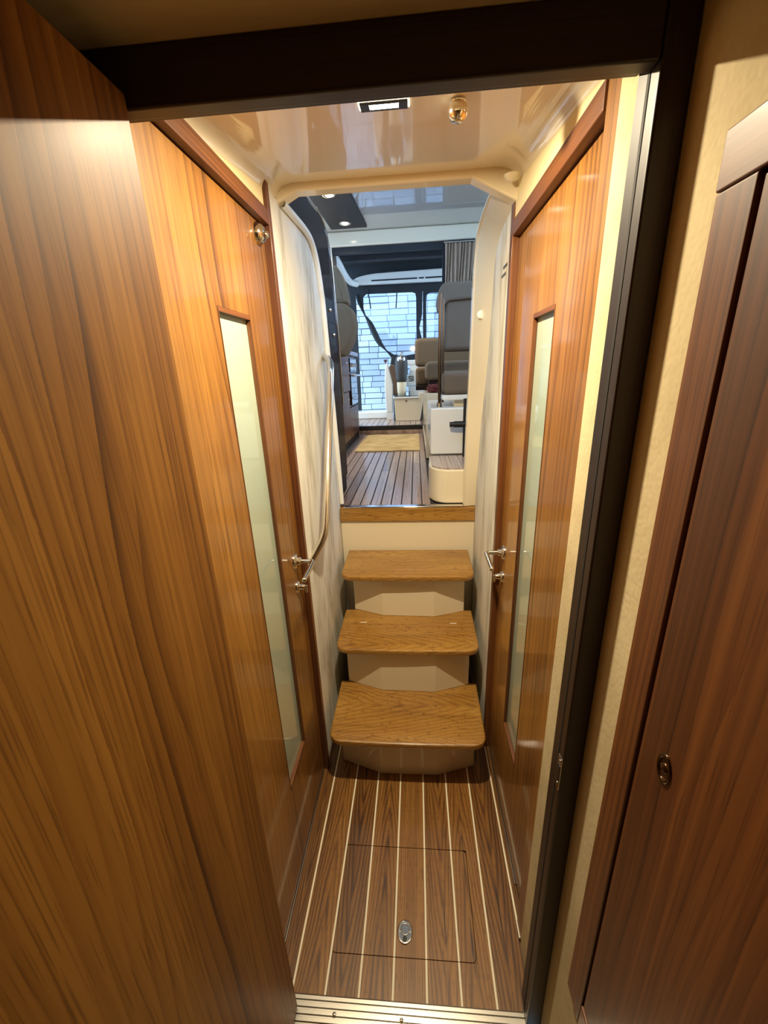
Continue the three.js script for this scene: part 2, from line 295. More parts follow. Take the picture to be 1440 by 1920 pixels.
{
  const w = new THREE.Group(); w.name = numbered('wall_right'); scene.add(w); struct(w, 'pale whitewashed wall right of the stairs and cream strip by the frame', 'wall');
  mesh('panel', boxUV(B(0.262, 0.275, -0.01, 1.97, -1.82, -1.315), 'y', 0.7, 0.9, 0.4), M.wash, w);
  mesh('near_panel', boxUV(B(0.259, 0.30, -0.01, 1.857, -0.675, -0.586), 'y', 0.5, 0.5, 0.15), M.suede, w, 'narrow cream wall strip beside the dark frame');
  mesh('upper_band', B(0.263, 0.30, 1.812, 1.905, -1.2835, -0.728), M.cream, w, 'plain cream strip above the door');
  mesh('backing', merge([B(0.305, 0.32, -0.05, 1.99, -1.82, -0.6)]), M.cream, w);
  for (const [y, z] of [[1.724, -1.37], [1.704, -1.388]]) mesh('switch_slot', B(0.2605, 0.2622, y - 0.004, y + 0.004, z - 0.03, z + 0.03, 0.001), M.bronze, w, 'small narrow metal slot');
}
{
  // glossy moulded headlining, coved to the sides, with a chamfered lip towards the saloon
  const c = new THREE.Group(); c.name = numbered('ceiling'); scene.add(c); struct(c, 'glossy beige moulded ceiling of the passage with chamfered edge', 'ceiling');
  const s = new THREE.Shape(); s.moveTo(-0.3615, 1.893); s.quadraticCurveTo(-0.355, 1.921, -0.305, 1.923); s.lineTo(0.205, 1.923); s.quadraticCurveTo(0.255, 1.921, 0.2625, 1.893);
  s.lineTo(0.31, 1.893); s.lineTo(0.31, 2.0); s.lineTo(-0.41, 2.0); s.lineTo(-0.41, 1.893); s.closePath();
  const g = extZ(s, -1.27, -0.586, 0, 16); tilt(g); mesh('headlining', g, M.gel, c);
  const lip = poly([[-0.372, 1.876], [-0.31, 1.905], [0.148, 1.905], [0.216, 1.872], [0.262, 1.85], [0.31, 1.85], [0.31, 2.0], [-0.41, 2.0], [-0.41, 1.876]]);
  mesh('lip', extZ(lip, -1.315, -1.2705, 0.005), M.gel, c);
  mesh('corner_cap', lathe([[0, 0.014], [0.014, 0.011], [0.02, 0]], 24).rotateX(Math.PI).translate(0.238, 1.888, -1.225), M.gel, c, 'small round beige cap');
}
{
  // moulded pillar framing the stair opening on the right
  const inn = [[0.858, -1.80], [1.22, -1.752], [1.47, -1.707], [1.62, -1.685], [1.76, -1.672], [1.83, -1.648], [1.872, -1.60], [1.89, -1.52], [1.898, -1.40], [1.90, -1.316]];
  const out = [[0.858, -1.798], [1.22, -1.715], [1.43, -1.625], [1.60, -1.585], [1.70, -1.57], [1.77, -1.552], [1.815, -1.51], [1.838, -1.45], [1.843, -1.38], [1.85, -1.316]];
  const curve = (arr, t) => { const k = Math.min(arr.length - 2, Math.floor(t)), f = t - k; const P = (i) => arr[Math.max(0, Math.min(arr.length - 1, i))]; return [0, 1].map((c) => { const [a, b, d, e] = [P(k - 1)[c], P(k)[c], P(k + 1)[c], P(k + 2)[c]]; return b + 0.5 * f * (d - a + f * (2 * a - 5 * b + 4 * d - e + f * (3 * (b - d) + e - a))); }); };
  const n = 45, rows = [];
  for (let i = 0; i <= n; i++) { const t = i / n * (inn.length - 1), a = curve(inn, t), b = curve(out, t); rows.push([V(0.209, a[0], a[1]), V(0.215, a[0] - 0.001, a[1] + 0.007), V(0.262, b[0], b[1]), V(0.262, b[0] + 0.01, b[1] - 0.06), V(0.209, a[0] + 0.006, a[1] - 0.035)]); }
  const strips = [0, 1, 2, 3, 4].map((j) => {
    const pos = [], idx = [];
    rows.forEach((r, i) => { pos.push(...r[j].toArray(), ...r[(j + 1) % 5].toArray()); if (i) { const k = i * 2; idx.push(k - 2, k - 1, k + 1, k - 2, k + 1, k); } });
    const g = new THREE.BufferGeometry(); g.setAttribute('position', new THREE.Float32BufferAttribute(pos, 3)); g.setIndex(idx); g.computeVertexNormals(); return g;
  });
  const g = merge(strips);
  const p = mesh('trim_3', g, M.gel); struct(p, 'beige moulded pillar curving from the landing into the ceiling at right', 'pillar');
  mesh('cover_button', lathe([[0, 0.005], [0.012, 0.004], [0.0145, 0]], 28).rotateX(Math.PI / 2 - 0.12).translate(0.2345, 1.628, -1.63), M.plastic, p, 'round white cover button');
}
// glazed doors on both sides
function lever(parent, side, x, y, z, dz) {                        // side: +1 points to +x
  const h = mesh('door_handle', lathe([[0.024, 0], [0.024, 0.004], [0.02, 0.008], [0.012, 0.009], [0.0105, 0.02], [0, 0.02]], 28).rotateZ(-side * Math.PI / 2).translate(x, y, z), M.chrome, parent, 'polished chrome lever handle');
  mesh('lever_arm', bent([[x + side * 0.012, y, z], [x + side * 0.058, y, z], [x + side * 0.056, y - 0.006, z + dz]], 0.0072, 0.012), M.chrome, h);
  mesh('lever_tip', plain(new THREE.SphereGeometry(0.0078, 16, 12)).translate(x + side * 0.056, y - 0.006, z + dz), M.chrome, h);
  const l = mesh('lock_turn', lathe([[0.019, 0], [0.019, 0.004], [0.015, 0.008], [0.009, 0.009], [0.0085, 0.024], [0, 0.025]], 24).rotateZ(-side * Math.PI / 2).translate(x, y - 0.085, z + 0.004), M.chrome, parent, 'round chrome lock turn');
  mesh('lock_grip', B(x + side * 0.022, x + side * 0.032, y - 0.104, y - 0.078, z + 0.001, z + 0.007, 0.002), M.chrome, l);
}
{
  const d = new THREE.Group(); d.name = numbered('door_2'); scene.add(d); struct(d, 'tall teak door with narrow frosted glass on the left of the passage', 'door');
  const hole = [0.829, 0.992, 0.322, 1.578];
  const leaf = mesh('leaf', boxUV(extX(leafShape(0.612, 1.155, 0.012, 1.796, hole), -0.402, -0.37, 0.0015), 'y', 0.8, 1.9, 0.61, 0.4), M.teak, d);
  const gl = mesh('glass', B(-0.388, -0.380, 0.324, 1.576, -0.99, -0.831), M.glass, d, 'milky pale green glass panel');
  for (const g of [B(-0.3798, -0.369, 1.569, 1.578, -0.992, -0.829, 0.001), B(-0.3798, -0.369, 0.322, 0.331, -0.992, -0.829, 0.001)]) mesh('glazing_bead', boxUV(g, 'z', 0.4, 1), M.teak2, d);
  for (const g of [B(-0.3798, -0.369, 0.3315, 1.5685, -0.832, -0.829, 0.001), B(-0.3798, -0.369, 0.3315, 1.5685, -0.992, -0.988, 0.001)]) mesh('glazing_bead', boxUV(g, 'y', 0.4, 1.5), M.teak2, d);
  lever(d, 1, -0.37, 0.918, -1.098, 0.105);
  const k = mesh('door_holder', lathe([[0.0235, 0], [0.0235, 0.004], [0.02, 0.013], [0.012, 0.019], [0, 0.021]], 32).rotateZ(-Math.PI / 2).translate(-0.37, 1.768, -1.105), M.chrome, d, 'round domed chrome door holder');
  mesh('holder_button', lathe([[0.008, 0], [0.007, 0.007], [0, 0.008]], 18).rotateZ(-Math.PI / 2).translate(-0.35, 1.764, -1.103), M.chrome, k);
  mesh('kick_strip', B(-0.3695, -0.366, 0.004, 0.008, -1.15, -0.62, 0.0008), M.alu, d);
  mesh('jamb', boxUV(B(-0.376, -0.3525, 0, 1.893, -1.1795, -1.158, 0.002), 'y', 0.3, 1.6), M.teak2, d);
  mesh('header', boxUV(B(-0.376, -0.3535, 1.7985, 1.832, -1.1575, -0.61, 0.002), 'z', 0.3, 1.6), M.teak2, d);
}
{
  const d = new THREE.Group(); d.name = numbered('door_3'); scene.add(d); struct(d, 'tall teak door with narrow frosted glass on the right of the passage', 'door');
  const hole = [0.924, 1.085, 0.328, 1.563];
  mesh('leaf', boxUV(extX(leafShape(0.731, 1.281, 0.012, 1.772, hole), 0.278, 0.304, 0.0015), 'y', 0.8, 1.9, 0.22, 0.1), M.teak, d);
  mesh('glass', B(0.288, 0.296, 0.33, 1.561, -1.083, -0.926), M.glass, d, 'milky pale green glass panel');
  for (const g of [B(0.277, 0.2878, 1.554, 1.563, -1.085, -0.924, 0.001), B(0.277, 0.2878, 0.328, 0.337, -1.085, -0.924, 0.001)]) mesh('glazing_bead', boxUV(g, 'z', 0.4, 1), M.teak2, d);
  for (const g of [B(0.277, 0.2878, 0.3375, 1.5535, -0.927, -0.924, 0.001), B(0.277, 0.2878, 0.3375, 1.5535, -1.085, -1.081, 0.001)]) mesh('glazing_bead', boxUV(g, 'y', 0.4, 1.5), M.teak2, d);
  lever(d, -1, 0.278, 0.882, -1.235, 0.105);
  mesh('kick_strip', B(0.2745, 0.2775, 0.004, 0.008, -1.27, -0.81, 0.0008), M.alu, d);
  mesh('jamb', boxUV(B(0.2585, 0.304, 0, 1.9, -1.3135, -1.284, 0.002), 'y', 0.3, 1.6), M.teak2, d);
  mesh('jamb', boxUV(B(0.262, 0.304, 0, 1.85, -0.7275, -0.6765, 0.002), 'y', 0.6, 1.6, 0.3), M.teak, d);
  mesh('header', boxUV(B(0.2585, 0.304, 1.7745, 1.811, -1.2835, -0.728, 0.002), 'z', 0.3, 1.6), M.teak2, d);
}
// ceiling lamp of the passage
{
  const l = group('ceiling_lamp', 'small rectangular lamp glowing on the passage ceiling', 'lamp');
  l.position.set(-0.047, 1.923 + SLOPE * (0.85 - 1.27), -0.85); l.rotation.x = Math.atan(SLOPE);
  mesh('housing', merge([B(-0.039, -0.024, -0.0055, -0.0026, -0.0155, 0.0155, 0.0008), B(0.024, 0.039, -0.0055, -0.0026, -0.0155, 0.0155, 0.0008), B(-0.024, 0.024, -0.0055, -0.0026, -0.0155, -0.0095, 0.0008), B(-0.024, 0.024, -0.0055, -0.0026, 0.0095, 0.0155, 0.0008)]), M.black, l);
  mesh('light_strip', B(-0.0238, 0.0238, -0.0048, -0.0026, -0.0093, 0.0093), SM({ color: 0xffffff, emissive: new THREE.Color(1, 0.9, 0.7), emissiveIntensity: 14 }), l, 'glowing white strip');
  mesh('halo_rim', B(-0.042, 0.042, -0.0025, -0.0002, -0.0185, 0.0185, 0.0008), SM({ color: 0xffffff, emissive: WARM, emissiveIntensity: 3 }), l);  // added glowing rim that makes the bright halo on the ceiling
  const r = new THREE.RectAreaLight(WARM, LAMP, 0.047, 0.018); r.position.set(0, -0.0058, 0); r.rotation.x = -Math.PI / 2; r.castShadow = true; l.add(r);
}
{
  const k = group('ceiling_catch', 'round chrome ball catch on the passage ceiling beside the lamp', 'catch');
  k.position.set(0.0745, 1.923 + SLOPE * (0.862 - 1.27), -0.862);
  mesh('rose', lathe([[0.012, 0.002], [0.012, 0.005], [0.008, 0.007], [0, 0.007]], 28).rotateX(Math.PI + 0.137), M.chrome, k);
  mesh('dome', plain(new THREE.SphereGeometry(0.0168, 28, 18)).scale(1, 0.9, 1).translate(0, -0.0165, 0), M.chrome, k);
}

// ------------------------------------------------------------------ stairs
{
  const st = group('staircase', 'steep companionway stairs with three oak treads and cream risers', 'stairs');
  const R = 0.215, tread = [[-1.09, -1.398], [-1.317, -1.608], [-1.511, -1.786]];
  const riser = [[[-0.30, 1.20], [-0.147, 1.148], [0.065, 1.15], [0.205, 1.195]], [[-0.295, 1.395], [-0.152, 1.345], [0.065, 1.34], [0.202, 1.389]], [[-0.286, 1.608], [-0.156, 1.558], [0.069, 1.551], [0.2, 1.597]]];
  tread.forEach(([zf, zb], k) => {
    const s = new THREE.Shape(), f = -zf, b = -zb, x0 = -0.3265, x1 = 0.2335, c = 0.058;
    s.moveTo(x0 - 0.002, b); s.lineTo(x0, f + c); s.bezierCurveTo(x0, f + 0.02, x0 + 0.02, f + 0.004, x0 + c, f + 0.004); s.quadraticCurveTo((x0 + x1) / 2, f - 0.004, x1 - c, f + 0.004);
    s.bezierCurveTo(x1 - 0.02, f + 0.004, x1, f + 0.02, x1, f + c); s.lineTo(x1 + 0.002, b); s.closePath();
    mesh('tread', boxUV(extY(s, (k + 1) * R - 0.023, (k + 1) * R, 0.006, 10), 'x', 0.31, 0.62, 0.62 + k * 0.28, 0.1 + k * 0.31), M.oak, st);
    const q = riser[k], back = k === 2 ? 1.798 : -tread[k + 1][0] + 0.25;
    mesh('riser', extY(poly([...q, [q[3][0], Math.min(back, 1.798)], [q[0][0], Math.min(back, 1.798)]]), k * R + (k ? 0.0005 : 0.0003), (k + 1) * R - 0.0235, 0.002), M.gel, st);
  });
  for (const x of [-0.235, 0.147]) mesh('pale_strip', B(x - 0.013, x + 0.013, 0.429, 0.4312, -1.5055, -1.5015, 0.0005), M.plastic, st, 'thin pale strip on the middle tread');  // two thin pale strips on top of the middle tread
  mesh('riser', B(-0.3585, 0.2615, 0.0005, 0.79, -1.815, -1.799), M.gel, st);
  mesh('landing_edge', boxUV(B(-0.3585, 0.2615, 0.788, 0.8545, -1.82, -1.787, 0.003), 'x', 0.3, 1.1, 0.3), M.oak, st, 'oak board under the landing edge');
  mesh('edge_strip', B(-0.341, 0.208, 0.855, 0.8605, -1.815, -1.785, 0.0015), M.chrome, st, 'polished metal edge strip');
}
{
  const h = group('handrail', 'bent polished steel handrail on the whitewashed wall by the stairs', 'handrail');
  mesh('rail', bent([[-0.3605, 0.852, -1.236], [-0.312, 0.93, -1.272], [-0.312, 1.485, -1.602], [-0.3605, 1.52, -1.706]], 0.0128, 0.04, 14), M.chrome, h);
  for (const p of [[0.852, -1.236], [1.52, -1.706]]) mesh('foot_flange', cyl(0.014, 0.014, 0.004, 20).rotateZ(Math.PI / 2).translate(-0.358, p[0], p[1]), M.chrome, h);
}

// ------------------------------------------------------------------ saloon shell
const FY = 0.86;
{
  const f = new THREE.Group(); f.name = numbered('floor'); scene.add(f); struct(f, 'teak saloon floor with dark seams beyond the stairs', 'floor');
  mesh('subfloor', B(-1.1, 1.1, 0.80, FY - 0.004, -4.035, -1.822), M.seam, f);
  const W = 0.0485;
  for (let k = 0; k < 11; k++) {
    const x0 = -0.51 + k * W + 0.0032, x1 = -0.51 + (k + 1) * W - 0.0032;
    for (const [z0, z1, j] of [[-4.03, -2.5 - (k % 3) * 0.21, 0], [-2.497 - (k % 3) * 0.21, -1.822, 1]]) mesh('plank', plankUV(B(x0, x1, FY - 0.006, FY, z0, z1), k + j * 3, x0, x1), M.deck, f);
  }
  for (const [x0, x1] of [[-0.60, -0.512], [0.0255, 0.0615]]) mesh('margin_plank', plankUV(B(x0, x1, FY - 0.006, FY, -4.03, -1.822), 3, x0, x1), M.deck, f);
}
{
  const w = (n, g, m, l) => struct(mesh(n, g, m), l, 'wall');
  const side = (x0, x1) => merge([B(x0, x1, 0.75, 1.66, -4.16, -0.6), B(x0, x1, 2.42, 2.66, -4.16, -0.6), B(x0, x1, 1.66, 2.42, -1.5, -0.6), B(x0, x1, 1.66, 2.42, -4.16, -3.95), B(x0, x1, 1.66, 2.42, -2.8, -2.72)]);
  w('wall_left', side(-1.14, -1.1), M.gel, 'saloon side wall with long windows on the left'); w('wall_right', side(1.1, 1.14), M.gel, 'saloon side wall with long windows on the right');
  [[-1.125, -1.115], [1.115, 1.125]].forEach(([a, b], i) => [[-2.72, -1.5], [-3.95, -2.8]].forEach(([z0, z1], j) =>
    struct(mesh(`window_${i * 2 + j + 1}`, B(a, b, 1.66, 2.42, z0, z1), M.vinyl), `long side window pane of the saloon, ${['left', 'right'][i]} side, ${['forward', 'aft'][j]} one`, 'window')));
  struct(mesh('ceiling', B(-1.14, 1.14, 2.6, 2.66, -4.16, -1.2), M.headGloss), 'mirror glossy grey ceiling of the saloon', 'ceiling');
  struct(mesh('trim_4', B(-1.1, 1.1, 2.487, 2.5995, -4.16, -4.085, 0.012, 3), M.gel), 'cream beam across the aft end of the saloon ceiling', 'beam');
  struct(mesh('trim_5', merge([B(-0.72, 1.1, 2.432, 2.486, -4.15, -4.105, 0.003), B(0.243, 0.278, 0.945, 2.431, -4.15, -4.105, 0.003), B(-0.72, -0.692, 0.945, 2.431, -4.15, -4.105, 0.003)]), M.navy), 'dark sliding door track and posts at the aft end of the saloon', 'door frame');
  w('wall_aft', merge([B(-1.1, -0.721, 0.8, 2.486, -4.16, -4.1), B(0.2785, 1.1, 0.8, 2.431, -4.16, -4.11)]), M.gel, 'aft saloon bulkhead beside the sliding door opening');
  // dash and windscreen above the passage
  w('wall_front', merge([B(-1.1, -0.421, 0.0, 2.0, -1.3, -0.603), B(0.321, 1.1, 0.0, 2.0, -1.3, -0.603), B(-1.1, -0.4, 0.8, 1.99, -2.05, -1.301), B(0.322, 1.1, 0.8, 1.86, -1.8, -1.301), B(-1.14, 1.14, 2.001, 2.04, -1.28, -0.56)]), M.espresso, 'dark dashboard block above and beside the passage');
  const ws = B(-1.1, 1.1, -0.005, 0.005, -0.41, 0.41); ws.rotateX(Math.atan2(0.56, 0.6)); ws.translate(0, 2.32, -0.9);
  struct(mesh('window_5', ws, M.vinyl), 'sloping windscreen above the dashboard', 'window');
  struct(mesh('trim_6', merge([B(-1.1, 1.1, 0.86, 0.904, -4.055, -4.0355, 0.002)]), M.deck), 'wooden riser of the step up to the cockpit', 'step');
  struct(mesh('trim_7', B(-0.9, 0.9, 0.9045, 0.946, -4.075, -4.0355, 0.004), M.rubber), 'black sill of the sliding door at the cockpit step', 'sill');
}
{
  const p = group('overhead_panel', 'dark ceiling panel with two lit spotlights in the saloon', 'ceiling panel');
  mesh('board', extY(poly([[-0.73, 2.4], [-0.47, 2.4], [-0.39, 3.97], [-0.69, 3.97]]), 2.583, 2.5995, 0.003), M.panelDark, p);
}
for (const [x, z, w] of [[-0.568, -3.27, 'nearer the stairs'], [-0.553, -3.84, 'nearer the cockpit']]) {
  const l = group('spotlight', `round lit spotlight in the dark ceiling panel, ${w}`, 'lamp', 'saloon spotlights');
  mesh('ring', lathe([[0.028, 0], [0.045, -0.003], [0.047, 0]], 28).translate(x, 2.5828, z), M.chrome, l);
  mesh('bulb', lathe([[0, -0.008], [0.018, -0.006], [0.028, 0]], 24).translate(x, 2.582, z), SM({ color: 0xffffff, emissive: new THREE.Color(1, 0.86, 0.6), emissiveIntensity: 12 }), l);
  const s = new THREE.SpotLight(new THREE.Color(1, 0.84, 0.6), 3.8, 0, 1.25, 0.7); s.position.set(x, 2.57, z); s.target.position.set(x, 0, z); s.castShadow = true; l.add(s); l.add(s.target);
}
// dark console side left of the opening
{
  const c = group('console_panel', 'glossy espresso console side panel with two round studs left of the saloon opening', 'panel');
  const s = new THREE.Shape(); s.moveTo(1.25, 0.862); s.lineTo(2.105, 0.862); s.lineTo(2.11, 0.925); s.lineTo(2.155, 0.93); s.lineTo(2.155, 1.3); s.lineTo(2.145, 1.6); s.lineTo(2.1, 1.88); s.quadraticCurveTo(2.06, 2.03, 1.93, 2.05); s.lineTo(1.7, 2.035); s.lineTo(1.25, 1.975); s.closePath();
  mesh('board', extX(s, -0.395, -0.3745, 0.003), M.espresso, c);
  mesh('edge_trim', tube([[-0.373, 1.30, -2.158], [-0.373, 1.6, -2.148], [-0.373, 1.88, -2.102], [-0.373, 1.99, -2.05], [-0.373, 2.045, -1.95], [-0.373, 2.037, -1.7], [-0.373, 1.98, -1.3]], 0.004, 60, 8), M.chrome, c);
  for (const [y, z] of [[1.7095, -1.944], [1.614, -1.995]]) {
    const k = mesh('stud_plate', B(-0.3746, -0.3725, y - 0.045, y + 0.045, z - 0.075, z + 0.075, 0.001), M.black, c);
    mesh('stud', plain(new THREE.SphereGeometry(0.009, 16, 12)).translate(-0.368, y, z), M.chrome, k);
  }
}
// galley
{
  const g = group('galley_cabinet', 'brown galley cabinet with pale worktop on the left of the saloon', 'cabinet');
  const d = (q) => boxUV(q, 'y', 0.6, 1.6);
  mesh('body', d(B(-1.09, -0.565, FY + 0.001, 1.585, -4.0, -2.95)), M.galley, g);
  mesh('plinth', B(-0.5645, -0.556, FY + 0.001, 0.915, -4.0, -2.95), M.espresso, g);
  for (const [y0, y1, z0, z1] of [[0.92, 1.165, -3.995, -3.50], [0.92, 1.30, -3.495, -2.955], [1.305, 1.58, -3.58, -2.955]]) {
    const q = mesh('drawer_front', d(B(-0.5645, -0.55, y0, y1, z0, z1, 0.002)), M.galley, g);
    mesh('push_knob', lathe([[0.012, 0], [0.011, 0.005], [0, 0.006]], 16).rotateZ(-Math.PI / 2).translate(-0.55, y1 - 0.06, z1 - 0.08 - (z1 > -3 ? 0.42 : 0.2)), M.chrome, q);
  }
  const w = mesh('worktop', B(-1.095, -0.535, 1.586, 1.618, -4.06, -2.94, 0.006, 2), SM({ color: 0xb9b4c2, roughness: 0.35 }), g, 'pale lilac grey worktop');
  const o = group('oven', 'small built-in black oven with chrome handle in the galley cabinet', 'oven');
  mesh('door', B(-0.5645, -0.546, 1.18, 1.44, -3.99, -3.62, 0.003), M.oven, o);
  const cp = mesh('control_panel', B(-0.5645, -0.546, 1.452, 1.565, -3.99, -3.62, 0.003), M.oven, o);
  for (const z of [-3.9, -3.8, -3.7]) mesh('dial', cyl(0.016, 0.016, 0.014, 18).rotateZ(Math.PI / 2).translate(-0.54, 1.51, z), M.chrome, cp);
  mesh('handle', bent([[-0.547, 1.425, -3.98], [-0.505, 1.425, -3.98], [-0.505, 1.425, -3.63], [-0.547, 1.425, -3.63]], 0.007, 0.012), M.chrome, o);
  mesh('oven_rail', B(-0.546, -0.541, 1.235, 1.247, -3.985, -3.625, 0.001), M.alu, o);
}
// seat behind the console
const pad = (shape, z0, z1, b) => extZ(shape, z0, z1, b, 10);
{
  const s = group('companion_seat', 'olive grey upholstered seat with rounded backrest behind the dark console', 'seat');
  mesh('plinth', B(-1.05, -0.52, FY + 0.001, 1.40, -2.9, -2.25, 0.01), M.gel, s);
  mesh('seat_cushion', B(-1.05, -0.50, 1.401, 1.52, -2.72, -2.25, 0.03, 3), M.seatOlive, s);
  const bk = new THREE.Shape(); bk.moveTo(-1.0, 1.53); bk.lineTo(-0.42, 1.545); bk.quadraticCurveTo(-0.345, 1.63, -0.345, 1.73); bk.quadraticCurveTo(-0.355, 1.83, -0.44, 1.835); bk.lineTo(-1.0, 1.835); bk.closePath();
  mesh('backrest', pad(bk, -2.74, -2.6, 0.03), M.seatOlive, s);
  const hr = new THREE.Shape(); hr.moveTo(-0.9, 1.845); hr.lineTo(-0.4, 1.845); hr.quadraticCurveTo(-0.4, 1.96, -0.46, 2.05); hr.lineTo(-0.9, 2.05); hr.closePath();
  mesh('headrest', pad(hr, -2.86, -2.72, 0.03), M.seatOlive, s);
}
// helm side step, seat box and seat on the right
{
  const s = group('step_pod', 'cream moulded step with teak top just inside the saloon on the right', 'step');
  const o = new THREE.Shape(); o.moveTo(0.066, 2.14); o.lineTo(0.057, 1.95); o.quadraticCurveTo(0.062, 1.835, 0.14, 1.823); o.lineTo(0.3, 1.823); o.lineTo(0.3, 2.14); o.closePath();
  mesh('body', extY(o, FY + 0.0005, 1.018, 0.006, 12), M.gel, s);
  const edge = new THREE.QuadraticBezierCurve(new THREE.Vector2(0.057, 1.95), new THREE.Vector2(0.062, 1.835), new THREE.Vector2(0.14, 1.823)).getPoints(40);
  const front = (x) => { const q = x - 0.006; return 0.012 + (q >= 0.14 ? 1.823 : q <= 0.057 ? 1.95 : edge.reduce((m, e) => (Math.abs(e.x - q) < Math.abs(m.x - q) ? e : m)).y); };
  for (let k = 0; k < 5; k++) {
    const x0 = 0.072 + k * 0.046, x1 = x0 + 0.042, pts = [[x1, 2.13], [x0, 2.13]];
    for (let i = 0; i <= 6; i++) { const x = x0 + (x1 - x0) * i / 6; pts.push([x, front(x)]); }
    mesh('plank', plankUV(extY(poly(pts), 1.0185, 1.024), k, x0, x1), M.deck, s);
  }
}
{
  const s = group('helm_seat', 'grey upholstered helm seat on a white box with bronze pole', 'seat');
  mesh('box', B(0.073, 0.70, 1.0255, 1.262, -2.75, -2.15, 0.008, 2), M.gelWhite, s, 'white gloss seat box');
  mesh('ledge', B(0.135, 0.70, 1.2965, 1.322, -2.62, -2.2, 0.006, 2), M.gelWhite, s);
  mesh('support', B(0.2, 0.6, 1.2625, 1.296, -2.6, -2.26), M.gel, s);
  mesh('seat_cushion', B(0.137, 0.70, 1.3225, 1.437, -2.62, -2.2, 0.028, 3), M.seat, s);
  mesh('backrest', B(0.152, 0.72, 1.54, 1.868, -2.58, -2.45, 0.03, 3), M.seat, s);
  const fl = new THREE.Shape(); fl.moveTo(0.125, 1.75); fl.lineTo(0.118, 1.79); fl.quadraticCurveTo(0.12, 1.865, 0.165, 1.878); fl.lineTo(0.5, 1.878); fl.lineTo(0.5, 1.80); fl.lineTo(0.2, 1.79); fl.quadraticCurveTo(0.16, 1.79, 0.15, 1.75); fl.closePath();
  mesh('back_cover', pad(fl, -2.6, -2.425, 0.012), M.seat, s);
  mesh('pole', cyl(0.0085, 0.0085, 0.53, 16).translate(0.122, 1.5275, -2.22), M.bronze, s, 'bronze coloured upright pole');
  mesh('pole', cyl(0.0065, 0.0065, 0.5, 14).translate(0.143, 1.53, -2.30), M.bronze, s);
  mesh('pole_foot', cyl(0.014, 0.017, 0.02, 18).translate(0.122, 1.2725, -2.22), M.chrome, s);
}
{
  const s = group('footrest_bar', 'short black bar on a black post in front of the white seat box', 'footrest');
  mesh('grip', merge([cyl(0.0125, 0.0125, 0.02, 16).rotateZ(Math.PI / 2).translate(0.176, 1.187, -2.09), cyl(0.0155, 0.0155, 0.07, 16).rotateZ(Math.PI / 2).translate(0.221, 1.187, -2.09)]), M.black, s);
  mesh('post', B(0.232, 0.25, 1.0245, 1.31, -2.098, -2.082, 0.002), M.black, s);
}
// dinette
{
  const s = group('dinette_sofa', 'brown upholstered dinette bench behind the helm seat', 'sofa');
  mesh('base', B(0.066, 1.05, FY + 0.001, 1.30, -3.98, -2.85, 0.006), M.gel, s);
  mesh('kick_trim', B(0.0625, 0.0655, 0.93, 0.95, -3.98, -2.85), M.gelWhite, s);
  mesh('seat_cushion', B(0.0, 1.05, 1.335, 1.47, -3.95, -3.35, 0.03, 3), M.seatTan, s);
  mesh('backrest', B(-0.003, 1.05, 1.475, 1.69, -3.98, -3.58, 0.035, 3), M.seatTan, s);
  mesh('seat_board', B(0.0, 1.05, 1.301, 1.334, -3.95, -3.3, 0.005), M.espresso, s);
  mesh('front_cushion', B(0.07, 1.0, 1.375, 1.50, -3.34, -2.95, 0.03, 3), M.seatOlive, s);
  mesh('front_board', B(0.09, 1.0, 1.301, 1.374, -3.29, -2.95, 0.005), M.espresso, s);
}
{
  const g = plain(new THREE.IcosahedronGeometry(0.036, 4)), p = g.attributes.position;
  for (let i = 0; i < p.count; i++) { const x = p.getX(i), y = p.getY(i), z = p.getZ(i), k = 1 + 0.28 * Math.sin(x * 150 + y * 60) * Math.cos(z * 130 + y * 90); p.setXYZ(i, x * k * 1.1, Math.max(-0.024, y * k * 0.8), z * k); }
  g.computeVertexNormals(); g.translate(0.118, 1.326, -2.9);
  tag(mesh('cloth_bundle', g, M.redCloth), 'crumpled dark red cloth on the bench beside the pole', 'cloth');
}
// curtain
{
  const n = 90, m = 16, pos = [], idx = [], uv = [];
  for (let j = 0; j <= m; j++) for (let i = 0; i <= n; i++) {
    const t = i / n, v = j / m, y = 2.455 - v * 0.95, pull = Math.pow(v, 1.2) * 0.1;
    const x = 0.262 + t * 0.34 * (1 - 0.2 * v) - pull * (0.15 - t * 0.1) + 0.006 * Math.sin(v * 5 + t * 20);
    pos.push(x, y, -4.06 + 0.02 * Math.sin(t * 75 + 0.6 * Math.sin(v * 4 + t * 9)) * (0.75 + 0.25 * v)); uv.push(t, v);
  }
  for (let j = 0; j < m; j++) for (let i = 0; i < n; i++) { const a = j * (n + 1) + i, b = a + n + 1; idx.push(a, b, a + 1, b, b + 1, a + 1); }
  const front = new THREE.BufferGeometry(); front.setAttribute('position', new THREE.Float32BufferAttribute(pos, 3)); front.setAttribute('uv', new THREE.Float32BufferAttribute(uv, 2)); front.setIndex(idx); front.computeVertexNormals();
  const back = front.clone(), bi = [...idx].reverse(); back.setIndex(bi); back.translate(0, 0, -0.003); back.computeVertexNormals();
  const c = group('curtain', 'pleated grey beige curtain hanging at the aft right of the saloon', 'curtain');
  mesh('cloth', merge([front, back]), M.curtain, c);
  mesh('rail', cyl(0.006, 0.006, 0.5, 10).rotateZ(Math.PI / 2).translate(0.5, 2.463, -4.06), M.alu, c);
}
